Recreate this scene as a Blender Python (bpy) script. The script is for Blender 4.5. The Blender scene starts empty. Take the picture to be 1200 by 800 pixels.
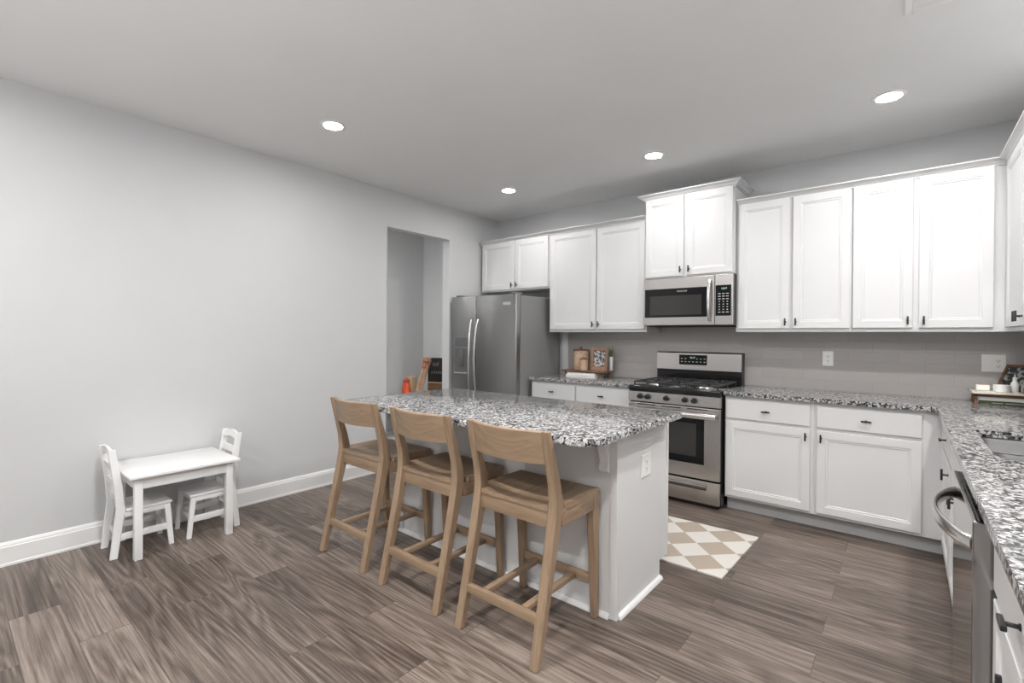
import bpy, bmesh, math, random
from mathutils import Vector, Matrix
random.seed(7)
scene = bpy.context.scene
C = scene.collection
PI = math.pi

# ------------------------------------------------------------------ camera
cam_d = bpy.data.cameras.new('camera')
cam = bpy.data.objects.new('camera', cam_d); C.objects.link(cam)
F = Vector((-0.63634661, 0.77139539, -0.00348454))
R = Vector((0.77136621, 0.63635382, 0.00692728))
U = Vector((-0.00756107, -0.0017203, 0.99996993))
mw = Matrix.Identity(4)
for i in range(3):
    mw[i][0] = R[i]; mw[i][1] = U[i]; mw[i][2] = -F[i]
mw[0][3], mw[1][3], mw[2][3] = 3.93957, -4.49252, 1.32223
cam.matrix_world = mw
cam_d.sensor_width = 36.0
cam_d.lens = 559.23 * 36 / 1200
cam_d.shift_y = -3.96 / 1200
cam_d.clip_start = 0.05
scene.camera = cam

# ------------------------------------------------------------------ world, exposure, lamp strengths
world = bpy.data.worlds.new('world'); scene.world = world
world.use_nodes = True
bg = world.node_tree.nodes['Background']
bg.inputs[0].default_value = (0.97, 0.985, 1.0, 1)
WORLD_STRENGTH = 0.30
bg.inputs[1].default_value = WORLD_STRENGTH
CAN_STRENGTH = 235.0
REAR_CAN_STRENGTH = 880.0
CAN_COLOR = (1.0, 0.985, 0.965)
scene.view_settings.view_transform = 'Standard'
scene.view_settings.look = 'None'
scene.view_settings.gamma = 1.0
scene.view_settings.use_curve_mapping = False
scene.view_settings.exposure = 0.10

# fill lamp added behind the camera, aimed up to brighten the ceiling
fl_d = bpy.data.lights.new('bounce_fill', 'AREA'); fl_d.shape = 'RECTANGLE'
fl_d.size = 3.2; fl_d.size_y = 2.4; fl_d.energy = 50.0; fl_d.color = (0.98, 0.99, 1.0)
fl = bpy.data.objects.new('bounce_fill', fl_d); C.objects.link(fl)
fl.location = (3.0, -5.6, 0.9); fl.rotation_euler = (math.pi, 0, 0)

H = 2.7575          # ceiling height
RX = 4.745          # right wall
YB = -7.6           # the room is open towards the rest of the house behind the camera

# ------------------------------------------------------------------ materials
def mat(name):
    m = bpy.data.materials.new(name); m.use_nodes = True
    return m, m.node_tree.nodes, m.node_tree.links, m.node_tree.nodes['Principled BSDF']

def coords(n, l, scale=(1, 1, 1), kind='Object'):
    tc = n.new('ShaderNodeTexCoord'); mp = n.new('ShaderNodeMapping')
    mp.inputs['Scale'].default_value = scale
    l.new(tc.outputs[kind], mp.inputs[0])
    return mp.outputs[0]

def ramp(n, l, fac, stops, interp='LINEAR'):
    r = n.new('ShaderNodeValToRGB'); r.color_ramp.interpolation = interp
    els = r.color_ramp.elements
    while len(els) < len(stops): els.new(0.5)
    for e, (p, c) in zip(els, stops):
        e.position = p; e.color = (c[0], c[1], c[2], 1) if not isinstance(c, float) else (c, c, c, 1)
    l.new(fac, r.inputs[0])
    return r.outputs[0]

def noise(n, l, vec, scale, detail=3, rough=0.5, dist=0.0):
    t = n.new('ShaderNodeTexNoise'); t.inputs['Scale'].default_value = scale
    t.inputs['Detail'].default_value = detail; t.inputs['Roughness'].default_value = rough
    t.inputs['Distortion'].default_value = dist
    if vec is not None: l.new(vec, t.inputs['Vector'])
    return t.outputs['Fac']

def math_node(n, l, op, a, b=None):
    t = n.new('ShaderNodeMath'); t.operation = op
    for i, v in enumerate((a, b)):
        if v is None: continue
        if isinstance(v, (int, float)): t.inputs[i].default_value = v
        else: l.new(v, t.inputs[i])
    return t.outputs[0]

def mixc(n, l, fac, a, b, mode='MIX'):
    t = n.new('ShaderNodeMix'); t.data_type = 'RGBA'; t.blend_type = mode
    for idx, v in ((0, fac), (6, a), (7, b)):
        if isinstance(v, (int, float)): t.inputs[idx].default_value = v
        elif isinstance(v, tuple): t.inputs[idx].default_value = (v[0], v[1], v[2], 1)
        else: l.new(v, t.inputs[idx])
    return t.outputs[2]

def bump(n, l, b, height, strength, dist):
    t = n.new('ShaderNodeBump'); t.inputs['Strength'].default_value = strength
    t.inputs['Distance'].default_value = dist
    l.new(height, t.inputs['Height']); l.new(t.outputs[0], b.inputs['Normal'])

def paint(name, col, rough=0.5, var=0.03, scale=6.0, bmp=0.0, bscale=300):
    m, n, l, b = mat(name)
    v = coords(n, l)
    f = noise(n, l, v, scale, 4)
    c1 = tuple(c * (1 - var) for c in col); c2 = tuple(min(1, c * (1 + var)) for c in col)
    l.new(ramp(n, l, f, [(0.3, c1), (0.7, c2)]), b.inputs['Base Color'])
    b.inputs['Roughness'].default_value = rough
    if bmp:
        bump(n, l, b, noise(n, l, v, bscale, 2), bmp, 0.002)
    return m

def metal(name, col, rough=0.3, axis=0, brushed=True):
    m, n, l, b = mat(name)
    sc = [160, 160, 160]; sc[axis] = 2
    f = noise(n, l, coords(n, l, tuple(sc)), 1.0, 2)
    c1 = tuple(c * 0.99 for c in col); c2 = tuple(min(1, c * 1.01) for c in col)
    l.new(ramp(n, l, f, [(0.3, c1), (0.7, c2)]), b.inputs['Base Color'])
    b.inputs['Metallic'].default_value = 1.0
    l.new(ramp(n, l, f, [(0.3, rough * 0.99), (0.7, rough * 1.01)]), b.inputs['Roughness'])
    return m

def wood(name, c1, c2, axis=2, rough=0.45, fine=1.0):
    m, n, l, b = mat(name)
    tc = n.new('ShaderNodeTexCoord')
    sc = [26 * fine] * 3; sc[axis] = 1.6 * fine
    mp = n.new('ShaderNodeMapping'); mp.inputs['Scale'].default_value = sc
    l.new(tc.outputs['Object'], mp.inputs[0])
    big = noise(n, l, mp.outputs[0], 0.35, 3, 0.5, 0.6)
    rings = math_node(n, l, 'PINGPONG', math_node(n, l, 'MULTIPLY', big, 14.0), 1.0)
    fine_n = noise(n, l, mp.outputs[0], 3.5, 4, 0.65)
    mix = math_node(n, l, 'ADD', math_node(n, l, 'MULTIPLY', rings, 0.35), math_node(n, l, 'MULTIPLY', fine_n, 0.65))
    l.new(ramp(n, l, mix, [(0.25, c2), (0.7, c1)]), b.inputs['Base Color'])
    b.inputs['Roughness'].default_value = rough
    bump(n, l, b, fine_n, 0.12, 0.001)
    return m

def floor_mat():
    m, n, l, b = mat('vinyl_plank')
    tc = n.new('ShaderNodeTexCoord')
    br = n.new('ShaderNodeTexBrick')
    br.inputs['Color1'].default_value = (0, 0, 0, 1); br.inputs['Color2'].default_value = (1, 1, 1, 1)
    br.inputs['Mortar'].default_value = (0.5, 0.5, 0.5, 1)
    br.inputs['Scale'].default_value = 1.0
    br.inputs['Brick Width'].default_value = 1.22; br.inputs['Row Height'].default_value = 0.178
    br.inputs['Mortar Size'].default_value = 0.0016; br.inputs['Mortar Smooth'].default_value = 0.3
    br.offset = 0.37; br.offset_frequency = 2
    l.new(tc.outputs['Object'], br.inputs['Vector'])
    rnd = n.new('ShaderNodeRGBToBW'); l.new(br.outputs['Color'], rnd.inputs[0])
    # every plank reads its own stretch of grain
    off = n.new('ShaderNodeCombineXYZ')
    l.new(math_node(n, l, 'MULTIPLY', rnd.outputs[0], 37.0), off.inputs[0])
    l.new(math_node(n, l, 'MULTIPLY', rnd.outputs[0], 11.0), off.inputs[2])
    add = n.new('ShaderNodeVectorMath'); add.operation = 'ADD'
    l.new(tc.outputs['Object'], add.inputs[0]); l.new(off.outputs[0], add.inputs[1])
    def mp(sc):
        q = n.new('ShaderNodeMapping'); q.inputs['Scale'].default_value = sc
        l.new(add.outputs[0], q.inputs[0]); return q.outputs[0]
    big = noise(n, l, mp((0.5, 5.0, 1)), 1.0, 1.8, 0.45, 0.35)
    rings = math_node(n, l, 'PINGPONG', math_node(n, l, 'MULTIPLY', big, 32.0), 1.0)
    streak = noise(n, l, mp((1.5, 110, 1)), 1.0, 4, 0.6, 0.2)
    finen = noise(n, l, mp((9, 240, 1)), 1.0, 3, 0.6)
    tone = noise(n, l, mp((1.0, 6.0, 1)), 1.0, 2, 0.5)
    s = math_node(n, l, 'ADD', math_node(n, l, 'MULTIPLY', rings, 0.11),
                  math_node(n, l, 'ADD', math_node(n, l, 'MULTIPLY', streak, 0.40), math_node(n, l, 'MULTIPLY', finen, 0.26)))
    s = math_node(n, l, 'ADD', s, math_node(n, l, 'MULTIPLY', tone, 0.26))
    s = math_node(n, l, 'ADD', s, math_node(n, l, 'MULTIPLY', math_node(n, l, 'SUBTRACT', rnd.outputs[0], 0.5), 0.12))
    col = ramp(n, l, s, [(0.38, (0.062, 0.046, 0.037)), (0.49, (0.130, 0.100, 0.082)), (0.58, (0.208, 0.166, 0.140)), (0.72, (0.33, 0.272, 0.235))])
    col = mixc(n, l, math_node(n, l, 'MULTIPLY', br.outputs['Fac'], 0.7), col, (0.05, 0.04, 0.035))
    l.new(col, b.inputs['Base Color'])
    l.new(ramp(n, l, finen, [(0.3, 0.36), (0.7, 0.48)]), b.inputs['Roughness'])
    hh = math_node(n, l, 'SUBTRACT', finen, math_node(n, l, 'MULTIPLY', br.outputs['Fac'], 2.0))
    bump(n, l, b, hh, 0.12, 0.0015)
    return m

def granite_mat():
    m, n, l, b = mat('granite')
    v = coords(n, l)
    nz = n.new('ShaderNodeTexNoise'); nz.inputs['Scale'].default_value = 55; nz.inputs['Detail'].default_value = 3
    l.new(v, nz.inputs['Vector'])
    mx = n.new('ShaderNodeMix'); mx.data_type = 'RGBA'; mx.blend_type = 'ADD'; mx.inputs[0].default_value = 0.022
    l.new(v, mx.inputs[6]); l.new(nz.outputs['Color'], mx.inputs[7])
    vo = n.new('ShaderNodeTexVoronoi'); vo.inputs['Scale'].default_value = 108
    l.new(mx.outputs[2], vo.inputs['Vector'])
    sep = n.new('ShaderNodeRGBToBW'); l.new(vo.outputs['Color'], sep.inputs[0])
    big = noise(n, l, v, 34, 3, 0.6)
    s = math_node(n, l, 'ADD', math_node(n, l, 'MULTIPLY', sep.outputs[0], 0.62), math_node(n, l, 'MULTIPLY', big, 0.42))
    col = ramp(n, l, s, [(0.0, (0.018, 0.018, 0.020)), (0.375, (0.085, 0.083, 0.088)), (0.45, (0.20, 0.195, 0.20)), (0.53, (0.36, 0.355, 0.355)), (0.61, (0.60, 0.595, 0.59))], 'CONSTANT')
    fine = noise(n, l, v, 240, 2)
    col = mixc(n, l, 0.35, col, ramp(n, l, fine, [(0.35, 0.25), (0.65, 0.9)]), 'MULTIPLY')
    l.new(col, b.inputs['Base Color'])
    b.inputs['Roughness'].default_value = 0.12
    return m

def tile_mat(swz):
    m, n, l, b = mat('grey_subway_tile')
    tc = n.new('ShaderNodeTexCoord'); sp = n.new('ShaderNodeSeparateXYZ'); cb = n.new('ShaderNodeCombineXYZ')
    l.new(tc.outputs['Object'], sp.inputs[0])
    l.new(sp.outputs[0 if swz == 'x' else 1], cb.inputs[0]); l.new(sp.outputs[2], cb.inputs[1])
    br = n.new('ShaderNodeTexBrick')
    br.inputs['Color1'].default_value = (0.42, 0.398, 0.385, 1); br.inputs['Color2'].default_value = (0.45, 0.428, 0.415, 1)
    br.inputs['Mortar'].default_value = (0.38, 0.365, 0.352, 1)
    br.inputs['Scale'].default_value = 1.0
    br.inputs['Brick Width'].default_value = 0.30; br.inputs['Row Height'].default_value = 0.0765
    br.inputs['Mortar Size'].default_value = 0.0018; br.inputs['Mortar Smooth'].default_value = 0.2
    l.new(cb.outputs[0], br.inputs['Vector'])
    l.new(br.outputs['Color'], b.inputs['Base Color'])
    b.inputs['Roughness'].default_value = 0.22
    bump(n, l, b, math_node(n, l, 'SUBTRACT', 1.0, br.outputs['Fac']), 0.35, 0.002)
    return m

def emit(name, col, st):
    m, n, l, b = mat(name)
    b.inputs['Base Color'].default_value = (0.8, 0.8, 0.8, 1)
    b.inputs['Emission Color'].default_value = (*col, 1); b.inputs['Emission Strength'].default_value = st
    return m

def glassy(name, col, rough=0.05, spec=0.5):
    m, n, l, b = mat(name)
    f = noise(n, l, coords(n, l), 3.0, 2)
    l.new(ramp(n, l, f, [(0.3, tuple(c * 0.9 for c in col)), (0.7, col)]), b.inputs['Base Color'])
    b.inputs['Roughness'].default_value = rough
    b.inputs['Specular IOR Level'].default_value = spec
    return m

def clear_glass(name):
    m, n, l, b = mat(name)
    b.inputs['Base Color'].default_value = (0.93, 0.95, 0.95, 1)
    b.inputs['Transmission Weight'].default_value = 0.9
    b.inputs['Roughness'].default_value = 0.05
    return m

def rug_mat():
    m, n, l, b = mat('diamond_check_weave')
    tc = n.new('ShaderNodeTexCoord'); sp = n.new('ShaderNodeSeparateXYZ'); l.new(tc.outputs['Object'], sp.inputs[0])
    D = 0.238; xc, yc = 3.035, -1.140
    p_ = math_node(n, l, 'DIVIDE', math_node(n, l, 'SUBTRACT', sp.outputs[0], xc), D)
    q_ = math_node(n, l, 'DIVIDE', math_node(n, l, 'SUBTRACT', sp.outputs[1], yc), D)
    cb = n.new('ShaderNodeCombineXYZ'); cb.inputs[2].default_value = 0.5
    l.new(math_node(n, l, 'ADD', math_node(n, l, 'ADD', p_, q_), 100.5), cb.inputs[0])
    l.new(math_node(n, l, 'ADD', math_node(n, l, 'SUBTRACT', p_, q_), 100.5), cb.inputs[1])
    ck = n.new('ShaderNodeTexChecker'); ck.inputs['Scale'].default_value = 1.0
    ck.inputs['Color1'].default_value = (0.80, 0.77, 0.72, 1); ck.inputs['Color2'].default_value = (0.50, 0.42, 0.34, 1)
    l.new(cb.outputs[0], ck.inputs['Vector'])
    mp = n.new('ShaderNodeMapping'); mp.inputs['Rotation'].default_value = (0, 0, PI / 4); l.new(tc.outputs['Object'], mp.inputs[0])
    w = n.new('ShaderNodeTexWave'); w.inputs['Scale'].default_value = 45; w.inputs['Distortion'].default_value = 0.6
    l.new(mp.outputs[0], w.inputs['Vector'])
    l.new(mixc(n, l, 0.28, ck.outputs['Color'], w.outputs['Color'], 'MULTIPLY'), b.inputs['Base Color'])
    b.inputs['Roughness'].default_value = 0.95
    bump(n, l, b, w.outputs['Fac'], 0.3, 0.003)
    return m

def patterned(name, c1, c2, scale, thr=0.5):
    m, n, l, b = mat(name)
    f = noise(n, l, coords(n, l), scale, 2, 0.5, 0.5)
    l.new(ramp(n, l, f, [(thr - 0.03, c1), (thr + 0.03, c2)]), b.inputs['Base Color'])
    b.inputs['Roughness'].default_value = 0.6
    return m

M = {
    'wall': paint('wall_paint', (0.60, 0.605, 0.61), 0.85, 0.01, 3, 0.15, 180),
    'ceil': paint('ceiling_paint', (0.74, 0.74, 0.74), 0.9, 0.01, 3, 0.2, 140),
    'trim': paint('white_trim', (0.80, 0.80, 0.80), 0.4, 0.01),
    'cab': paint('white_cabinet', (0.69, 0.69, 0.695), 0.38, 0.012, 4),
    'isl': paint('island_paint', (0.72, 0.72, 0.72), 0.5, 0.012, 4),
    'white': paint('white_painted_wood', (0.82, 0.82, 0.82), 0.4, 0.02, 8),
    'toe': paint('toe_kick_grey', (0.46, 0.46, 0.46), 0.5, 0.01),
    'plastic': paint('white_plastic', (0.86, 0.86, 0.84), 0.35, 0.01),
    'floor': floor_mat(), 'granite': granite_mat(), 'tile_x': tile_mat('x'), 'tile_y': tile_mat('y'),
    'steel': metal('stainless_steel', (0.58, 0.555, 0.54), 0.27, 0),
    'steelv': metal('stainless_steel_upright', (0.60, 0.59, 0.58), 0.26, 2),
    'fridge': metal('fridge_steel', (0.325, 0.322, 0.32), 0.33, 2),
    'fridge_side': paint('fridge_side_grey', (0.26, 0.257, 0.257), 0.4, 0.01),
    'dw': metal('dishwasher_steel', (0.36, 0.35, 0.345), 0.10, 1),
    'handle': metal('bright_steel', (0.78, 0.77, 0.76), 0.2, 1, False),
    'black': paint('black_hardware', (0.018, 0.018, 0.02), 0.35, 0.1, 30),
    'iron': paint('cast_iron', (0.03, 0.03, 0.031), 0.38, 0.2, 60, 0.3),
    'enamel': glassy('black_enamel', (0.012, 0.012, 0.013), 0.12),
    'blackglass': glassy('black_glass', (0.012, 0.012, 0.013), 0.06, 0.3),
    'smoke': glassy('smoked_window', (0.045, 0.043, 0.041), 0.1, 0.4),
    'grey_plastic': paint('grey_plastic', (0.13, 0.13, 0.135), 0.4, 0.05),
    'dispenser': glassy('dispenser_recess', (0.13, 0.13, 0.13), 0.3),
    'green_led': emit('green_led', (0.15, 1.0, 0.25), 0.5),
    'key': paint('keypad_print', (0.55, 0.55, 0.55), 0.5),
    'lens': emit('lamp_lens', CAN_COLOR, CAN_STRENGTH),
    'rear_lens': emit('rear_lamp_lens', CAN_COLOR, REAR_CAN_STRENGTH),
    'alcove_fill_lens': emit('alcove_fill_lamp', CAN_COLOR, 430.0),
    'dark': paint('dark_slot', (0.03, 0.03, 0.03), 0.8),
    'oak_z': wood('oak_upright', (0.335, 0.235, 0.155), (0.255, 0.174, 0.112), 2),
    'oak_x': wood('oak_cross', (0.335, 0.235, 0.155), (0.255, 0.174, 0.112), 0),
    'oak_y': wood('oak_long', (0.335, 0.235, 0.155), (0.255, 0.174, 0.112), 1),
    'walnut': wood('dark_wood', (0.26, 0.13, 0.075), (0.10, 0.05, 0.03), 0),
    'frame_wood': wood('frame_wood', (0.42, 0.26, 0.17), (0.25, 0.15, 0.095), 2),
    'tray_top': wood('pale_wood', (0.74, 0.68, 0.58), (0.60, 0.53, 0.44), 0),
    'rug': rug_mat(),
    'basket': patterned('rope_weave', (0.62, 0.46, 0.34), (0.30, 0.17, 0.10), 90, 0.56),
    'paper': paint('paper', (0.80, 0.79, 0.77), 0.7, 0.04, 60),
    'green': paint('green_cloth', (0.075, 0.10, 0.045), 0.7, 0.15, 40),
    'photo': patterned('photo_print', (0.10, 0.11, 0.13), (0.62, 0.62, 0.62), 38, 0.5),
    'photo2': patterned('photo_print_dark', (0.04, 0.045, 0.05), (0.40, 0.41, 0.40), 30, 0.55),
    'orange': glassy('orange_glass', (0.60, 0.085, 0.02), 0.2),
    'straw': wood('straw', (0.66, 0.46, 0.33), (0.42, 0.26, 0.17), 2, 0.8, 4),
    'red': paint('red_ribbon', (0.42, 0.07, 0.03), 0.6, 0.1),
    'chalk': paint('chalkboard', (0.022, 0.017, 0.016), 0.8, 0.1),
    'chalkink': paint('chalk', (0.42, 0.36, 0.32), 0.9),
    'tan': paint('tan_card', (0.55, 0.42, 0.29), 0.8, 0.05),
    'leaf': paint('leaf_green', (0.10, 0.20, 0.06), 0.6, 0.2, 40),
    'glass': clear_glass('clear_glass'),
    'rubber': paint('clear_rubber_glide', (0.35, 0.33, 0.31), 0.5),
    'sink': metal('sink_steel', (0.30, 0.30, 0.30), 0.24, 1),
}

# ------------------------------------------------------------------ mesh helpers
class MB:
    def __init__(s): s.bm = bmesh.new()
    def box(s, x0, y0, z0, x1, y1, z1, bev=0.0, seg=2):
        if x1 < x0: x0, x1 = x1, x0
        if y1 < y0: y0, y1 = y1, y0
        if z1 < z0: z0, z1 = z1, z0
        r = bmesh.ops.create_cube(s.bm, size=1.0)
        for v in r['verts']:
            v.co = Vector(((x0 + x1) / 2 + v.co.x * (x1 - x0), (y0 + y1) / 2 + v.co.y * (y1 - y0), (z0 + z1) / 2 + v.co.z * (z1 - z0)))
        if bev > 0:
            es = list({e for v in r['verts'] for e in v.link_edges})
            bmesh.ops.bevel(s.bm, geom=es, offset=min(bev, 0.45 * min(x1 - x0, y1 - y0, z1 - z0)), segments=seg, profile=0.5, affect='EDGES')
        return s
    def loft(s, rings, cap=True, closed=True):
        vr = [[s.bm.verts.new(p) for p in ring] for ring in rings]
        k = len(vr[0])
        for a, b in zip(vr, vr[1:]):
            for i in range(k if closed else k - 1):
                j = (i + 1) % k
                try: s.bm.faces.new((a[i], a[j], b[j], b[i]))
                except ValueError: pass
        if cap:
            s.bm.faces.new(list(reversed(vr[0]))); s.bm.faces.new(vr[-1])
        return s
    def post(s, secs, c=0.006):
        """upright bar: sections (cx, cy, z, wx, wy) with chamfered corners"""
        rings = []
        for cx, cy, z, wx, wy in secs:
            a, b2 = wx / 2, wy / 2
            rings.append([Vector((cx + px, cy + py, z)) for px, py in
                          ((-a + c, -b2), (a - c, -b2), (a, -b2 + c), (a, b2 - c), (a - c, b2), (-a + c, b2), (-a, b2 - c), (-a, -b2 + c))])
        return s.loft(rings)
    def prism(s, pts, axis, a0, a1):
        """extrude a 2-D outline along an axis; pts are the other two coordinates in order"""
        def mk(p, a):
            return Vector((a, p[0], p[1])) if axis == 0 else Vector((p[0], a, p[1])) if axis == 1 else Vector((p[0], p[1], a))
        return s.loft([[mk(p, a0) for p in pts], [mk(p, a1) for p in pts]])
    def tube(s, pts, r, n=12, sy=1.0):
        pts = [Vector(p) for p in pts]; rings = []
        up = None
        for i, p in enumerate(pts):
            t = (pts[min(i + 1, len(pts) - 1)] - pts[max(i - 1, 0)]).normalized()
            if up is None:
                up = Vector((0, 0, 1)) if abs(t.z) < 0.9 else Vector((1, 0, 0))
            u = t.cross(up).normalized(); w = u.cross(t).normalized(); up = w
            rr = r[i] if isinstance(r, (list, tuple)) else r
            rings.append([p + u * rr * math.cos(2 * PI * k / n) + w * rr * sy * math.sin(2 * PI * k / n) for k in range(n)])
        return s.loft(rings)
    def lathe(s, prof, c=(0, 0, 0), n=28, axis=2):
        rings = []
        for r, h in prof:
            ring = []
            for k in range(n):
                a = 2 * PI * k / n
                x, y = max(r, 1e-4) * math.cos(a), max(r, 1e-4) * math.sin(a)
                p = (x, y, h) if axis == 2 else (x, h, y) if axis == 1 else (h, x, y)
                ring.append(Vector(p) + Vector(c))
            rings.append(ring)
        return s.loft(rings)
    def panel(s, x0, z0, x1, z1, yb, rings):
        """door or drawer slab facing -y: rings = (inset, y) from the back edge to the middle"""
        loops = [[Vector((x0 + i, y, z0 + i)), Vector((x1 - i, y, z0 + i)), Vector((x1 - i, y, z1 - i)), Vector((x0 + i, y, z1 - i))] for i, y in rings]
        return s.loft(loops)
    def build(s, name, material, parent=None, smooth=True, loc=None, label=None):
        bmesh.ops.recalc_face_normals(s.bm, faces=s.bm.faces)
        me = bpy.data.meshes.new(name); s.bm.to_mesh(me); s.bm.free()
        for p in me.polygons: p.use_smooth = smooth
        if smooth: me.set_sharp_from_angle(angle=math.radians(35))
        o = bpy.data.objects.new(name, me); C.objects.link(o)
        me.materials.append(M[material] if isinstance(material, str) else material)
        if parent: o.parent = parent
        if loc: o.location = loc
        if label: o['label'] = label
        return o

def tag(o, label, cat, group=None, kind=None):
    o['label'] = label; o['category'] = cat
    if group: o['group'] = group
    if kind: o['kind'] = kind
    return o
def thing(name, label, cat, loc=(0, 0, 0), rz=0.0, group=None):
    o = bpy.data.objects.new(name, None); C.objects.link(o)
    o.empty_display_size = 0.05; o.location = loc; o.rotation_euler = (0, 0, rz)
    return tag(o, label, cat, group)
def struct(o, label, cat):
    return tag(o, label, cat, None, 'structure')
def kids(o): return [c for c in bpy.data.objects if c.parent == o]
def copy_tree(o, parent=None):
    c = o.copy(); C.objects.link(c); c.parent = parent
    for ch in kids(o): copy_tree(ch, c)
    return c
def text(body, name, size, material, loc, rot, parent=None, ext=0.0004, align='CENTER'):
    cu = bpy.data.curves.new(name, 'FONT'); cu.body = body; cu.size = size; cu.extrude = ext
    cu.align_x = align; cu.align_y = 'CENTER'
    tmp = bpy.data.objects.new(name + '_outline', cu); C.objects.link(tmp)
    dg = bpy.context.evaluated_depsgraph_get()
    me = bpy.data.meshes.new_from_object(tmp.evaluated_get(dg))
    bpy.data.objects.remove(tmp); me.name = name
    me.materials.clear(); me.materials.append(M[material])
    o = bpy.data.objects.new(name, me); C.objects.link(o); o.location = loc; o.rotation_euler = rot
    if parent: o.parent = parent
    return o

# ================================================================== THE ROOM
b = MB().box(-1.3, YB, -0.1, RX + 0.15, 0.15, 0.0)
struct(b.build('floor', 'floor', smooth=False), 'grey brown wood plank floor', 'floor')
b = MB().box(-1.3, YB, H, RX + 0.15, 0.15, H + 0.1)
struct(b.build('ceiling', 'ceil', smooth=False), 'pale grey painted ceiling with recessed lights', 'ceiling')
b = MB().box(-0.11, 0.0, 0, RX + 0.15, 0.12, H)
struct(b.build('wall_back', 'wall', smooth=False), 'grey wall behind the white cabinets and stove', 'wall')
OY0, OY1, OZ = -1.657, -0.823, 2.396       # the doorway in the left wall
b = MB().box(-0.11, YB, 0, 0, OY0, H).box(-0.11, OY1, 0, 0, 0.0, H).box(-0.11, OY0, OZ, 0, OY1, H)
struct(b.build('wall_left', 'wall', smooth=False), 'long light grey wall beside the small white table, pierced by a doorway', 'wall')
b = MB().box(RX, YB, 0, RX + 0.12, 0.0, H)
struct(b.build('wall_right', 'wall', smooth=False), 'grey wall behind the sink counter', 'wall')
b = MB().box(-1.07, -2.9, 0, -0.95, -0.28, H).box(-1.07, -2.9, 0, -0.11, -2.78, H)
struct(b.build('wall_alcove', 'wall', smooth=False), 'shaded grey wall seen through the doorway', 'wall')
b = MB().box(-0.95, -0.40, 0, -0.11, -0.28, H)
struct(b.build('wall_alcove_side', 'wall', smooth=False), 'grey wall behind the small black sign beyond the doorway', 'wall')

def base_profile(x):
    return [(x, 0.0), (x + 0.018, 0.0), (x + 0.018, 0.012), (x + 0.014, 0.018), (x + 0.014, 0.105), (x + 0.0105, 0.112), (x + 0.0105, 0.118), (x + 0.006, 0.128), (x + 0.002, 0.134), (x, 0.134)]
def baseboard(y0, y1, x=0.0):
    q = MB(); pts = base_profile(x)
    q.loft([[Vector((p[0], y0, p[1])) for p in pts], [Vector((p[0], y1, p[1])) for p in pts]])
    return q
struct(baseboard(YB, OY0).build('baseboard_left', 'trim', smooth=False), 'white baseboard along the long light grey wall', 'baseboard')
struct(baseboard(OY1, -0.002).build('baseboard_left_rear', 'trim', smooth=False), 'white baseboard behind the refrigerator', 'baseboard')
struct(baseboard(-2.77, -0.42, -0.95).build('baseboard_alcove', 'trim', smooth=False), 'white baseboard beyond the doorway', 'baseboard')

b = MB().box(1.05, -0.009, 0.9142, 2.1075, -0.0002, 1.3715).box(2.1075, -0.009, 0.9142, 2.8715, -0.0002, 1.84).box(2.8715, -0.009, 0.9142, RX - 0.0002, -0.0002, 1.3715)
tag(b.build('backsplash', 'tile_x', smooth=False), 'grey subway tile backsplash behind the stove and back counter', 'backsplash')
b = MB().box(RX - 0.009, -3.6, 0.9142, RX - 0.0002, -0.0092, 1.3715)
tag(b.build('backsplash', 'tile_y', smooth=False), 'grey subway tile backsplash on the wall above the sink counter', 'backsplash')

# ------------------------------------------------------------------ recessed ceiling lights
def can_light(x, y, label, group='recessed ceiling lights', lens='lens'):
    t = thing('recessed_light', label, 'ceiling light', (x, y, H), 0, group)
    MB().lathe([(0.060, 0.0), (0.085, 0.0), (0.085, -0.003), (0.080, -0.006), (0.064, -0.007), (0.060, -0.004)], n=40).build('trim_ring', 'trim', t)
    MB().lathe([(0.0, -0.0015), (0.062, -0.0015), (0.062, -0.004), (0.0, -0.0045)], n=40).build('lens', lens, t)
    return t
can_light(0.905, -2.755, 'round recessed ceiling light nearest the long left wall, left of the doorway')
can_light(0.917, -0.897, 'round recessed ceiling light closest to the refrigerator and back corner')
can_light(2.395, -0.88, 'round recessed ceiling light above the stove and microwave')
can_light(3.853, -0.895, 'round recessed ceiling light above the right hand white wall cabinets')
can_light(-0.55, -2.15, 'round recessed ceiling light added to brighten the space beyond the doorway', lens='alcove_fill_lens')  # unseen lamp, added to lift the walls past the doorway
for x, y, s in ((4.36, -1.83, 'above the sink, just out of view'), (0.905, -4.62, 'added behind the viewer near the left wall'), (2.39, -3.80, 'behind the viewer in the middle of the room'), (3.86, -3.80, 'behind the viewer near the sink side'),
                (2.39, -5.9, 'added far behind the viewer in the middle'), (0.905, -6.5, 'added far behind the viewer near the left wall'), (3.86, -5.9, 'added far behind the viewer at the right')):
    can_light(x, y, 'round recessed ceiling light ' + s, lens='rear_lens' if x > 1 else 'lens')  # left and far rear cans are unseen, added to brighten the room

t = thing('ceiling_vent', 'white slatted air vent in the ceiling at the top right', 'vent', (4.08, -1.91, H))
MB().box(-0.155, -0.155, -0.006, -0.128, 0.155, 0, 0.002).box(0.128, -0.155, -0.006, 0.155, 0.155, 0, 0.002).box(-0.128, -0.155, -0.006, 0.128, -0.128, 0, 0.002).box(-0.128, 0.128, -0.006, 0.128, 0.155, 0, 0.002).build('frame', 'trim', t)
for k in range(9):
    y = -0.115 + k * 0.0285
    MB().prism([(y, -0.001), (y + 0.004, -0.001), (y + 0.016, -0.008), (y + 0.012, -0.008)], 0, -0.128, 0.128).build('slat', 'trim', t)
MB().box(-0.128, -0.128, -0.0008, 0.128, 0.128, -0.0002).build('opening', 'dark', t)

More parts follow.
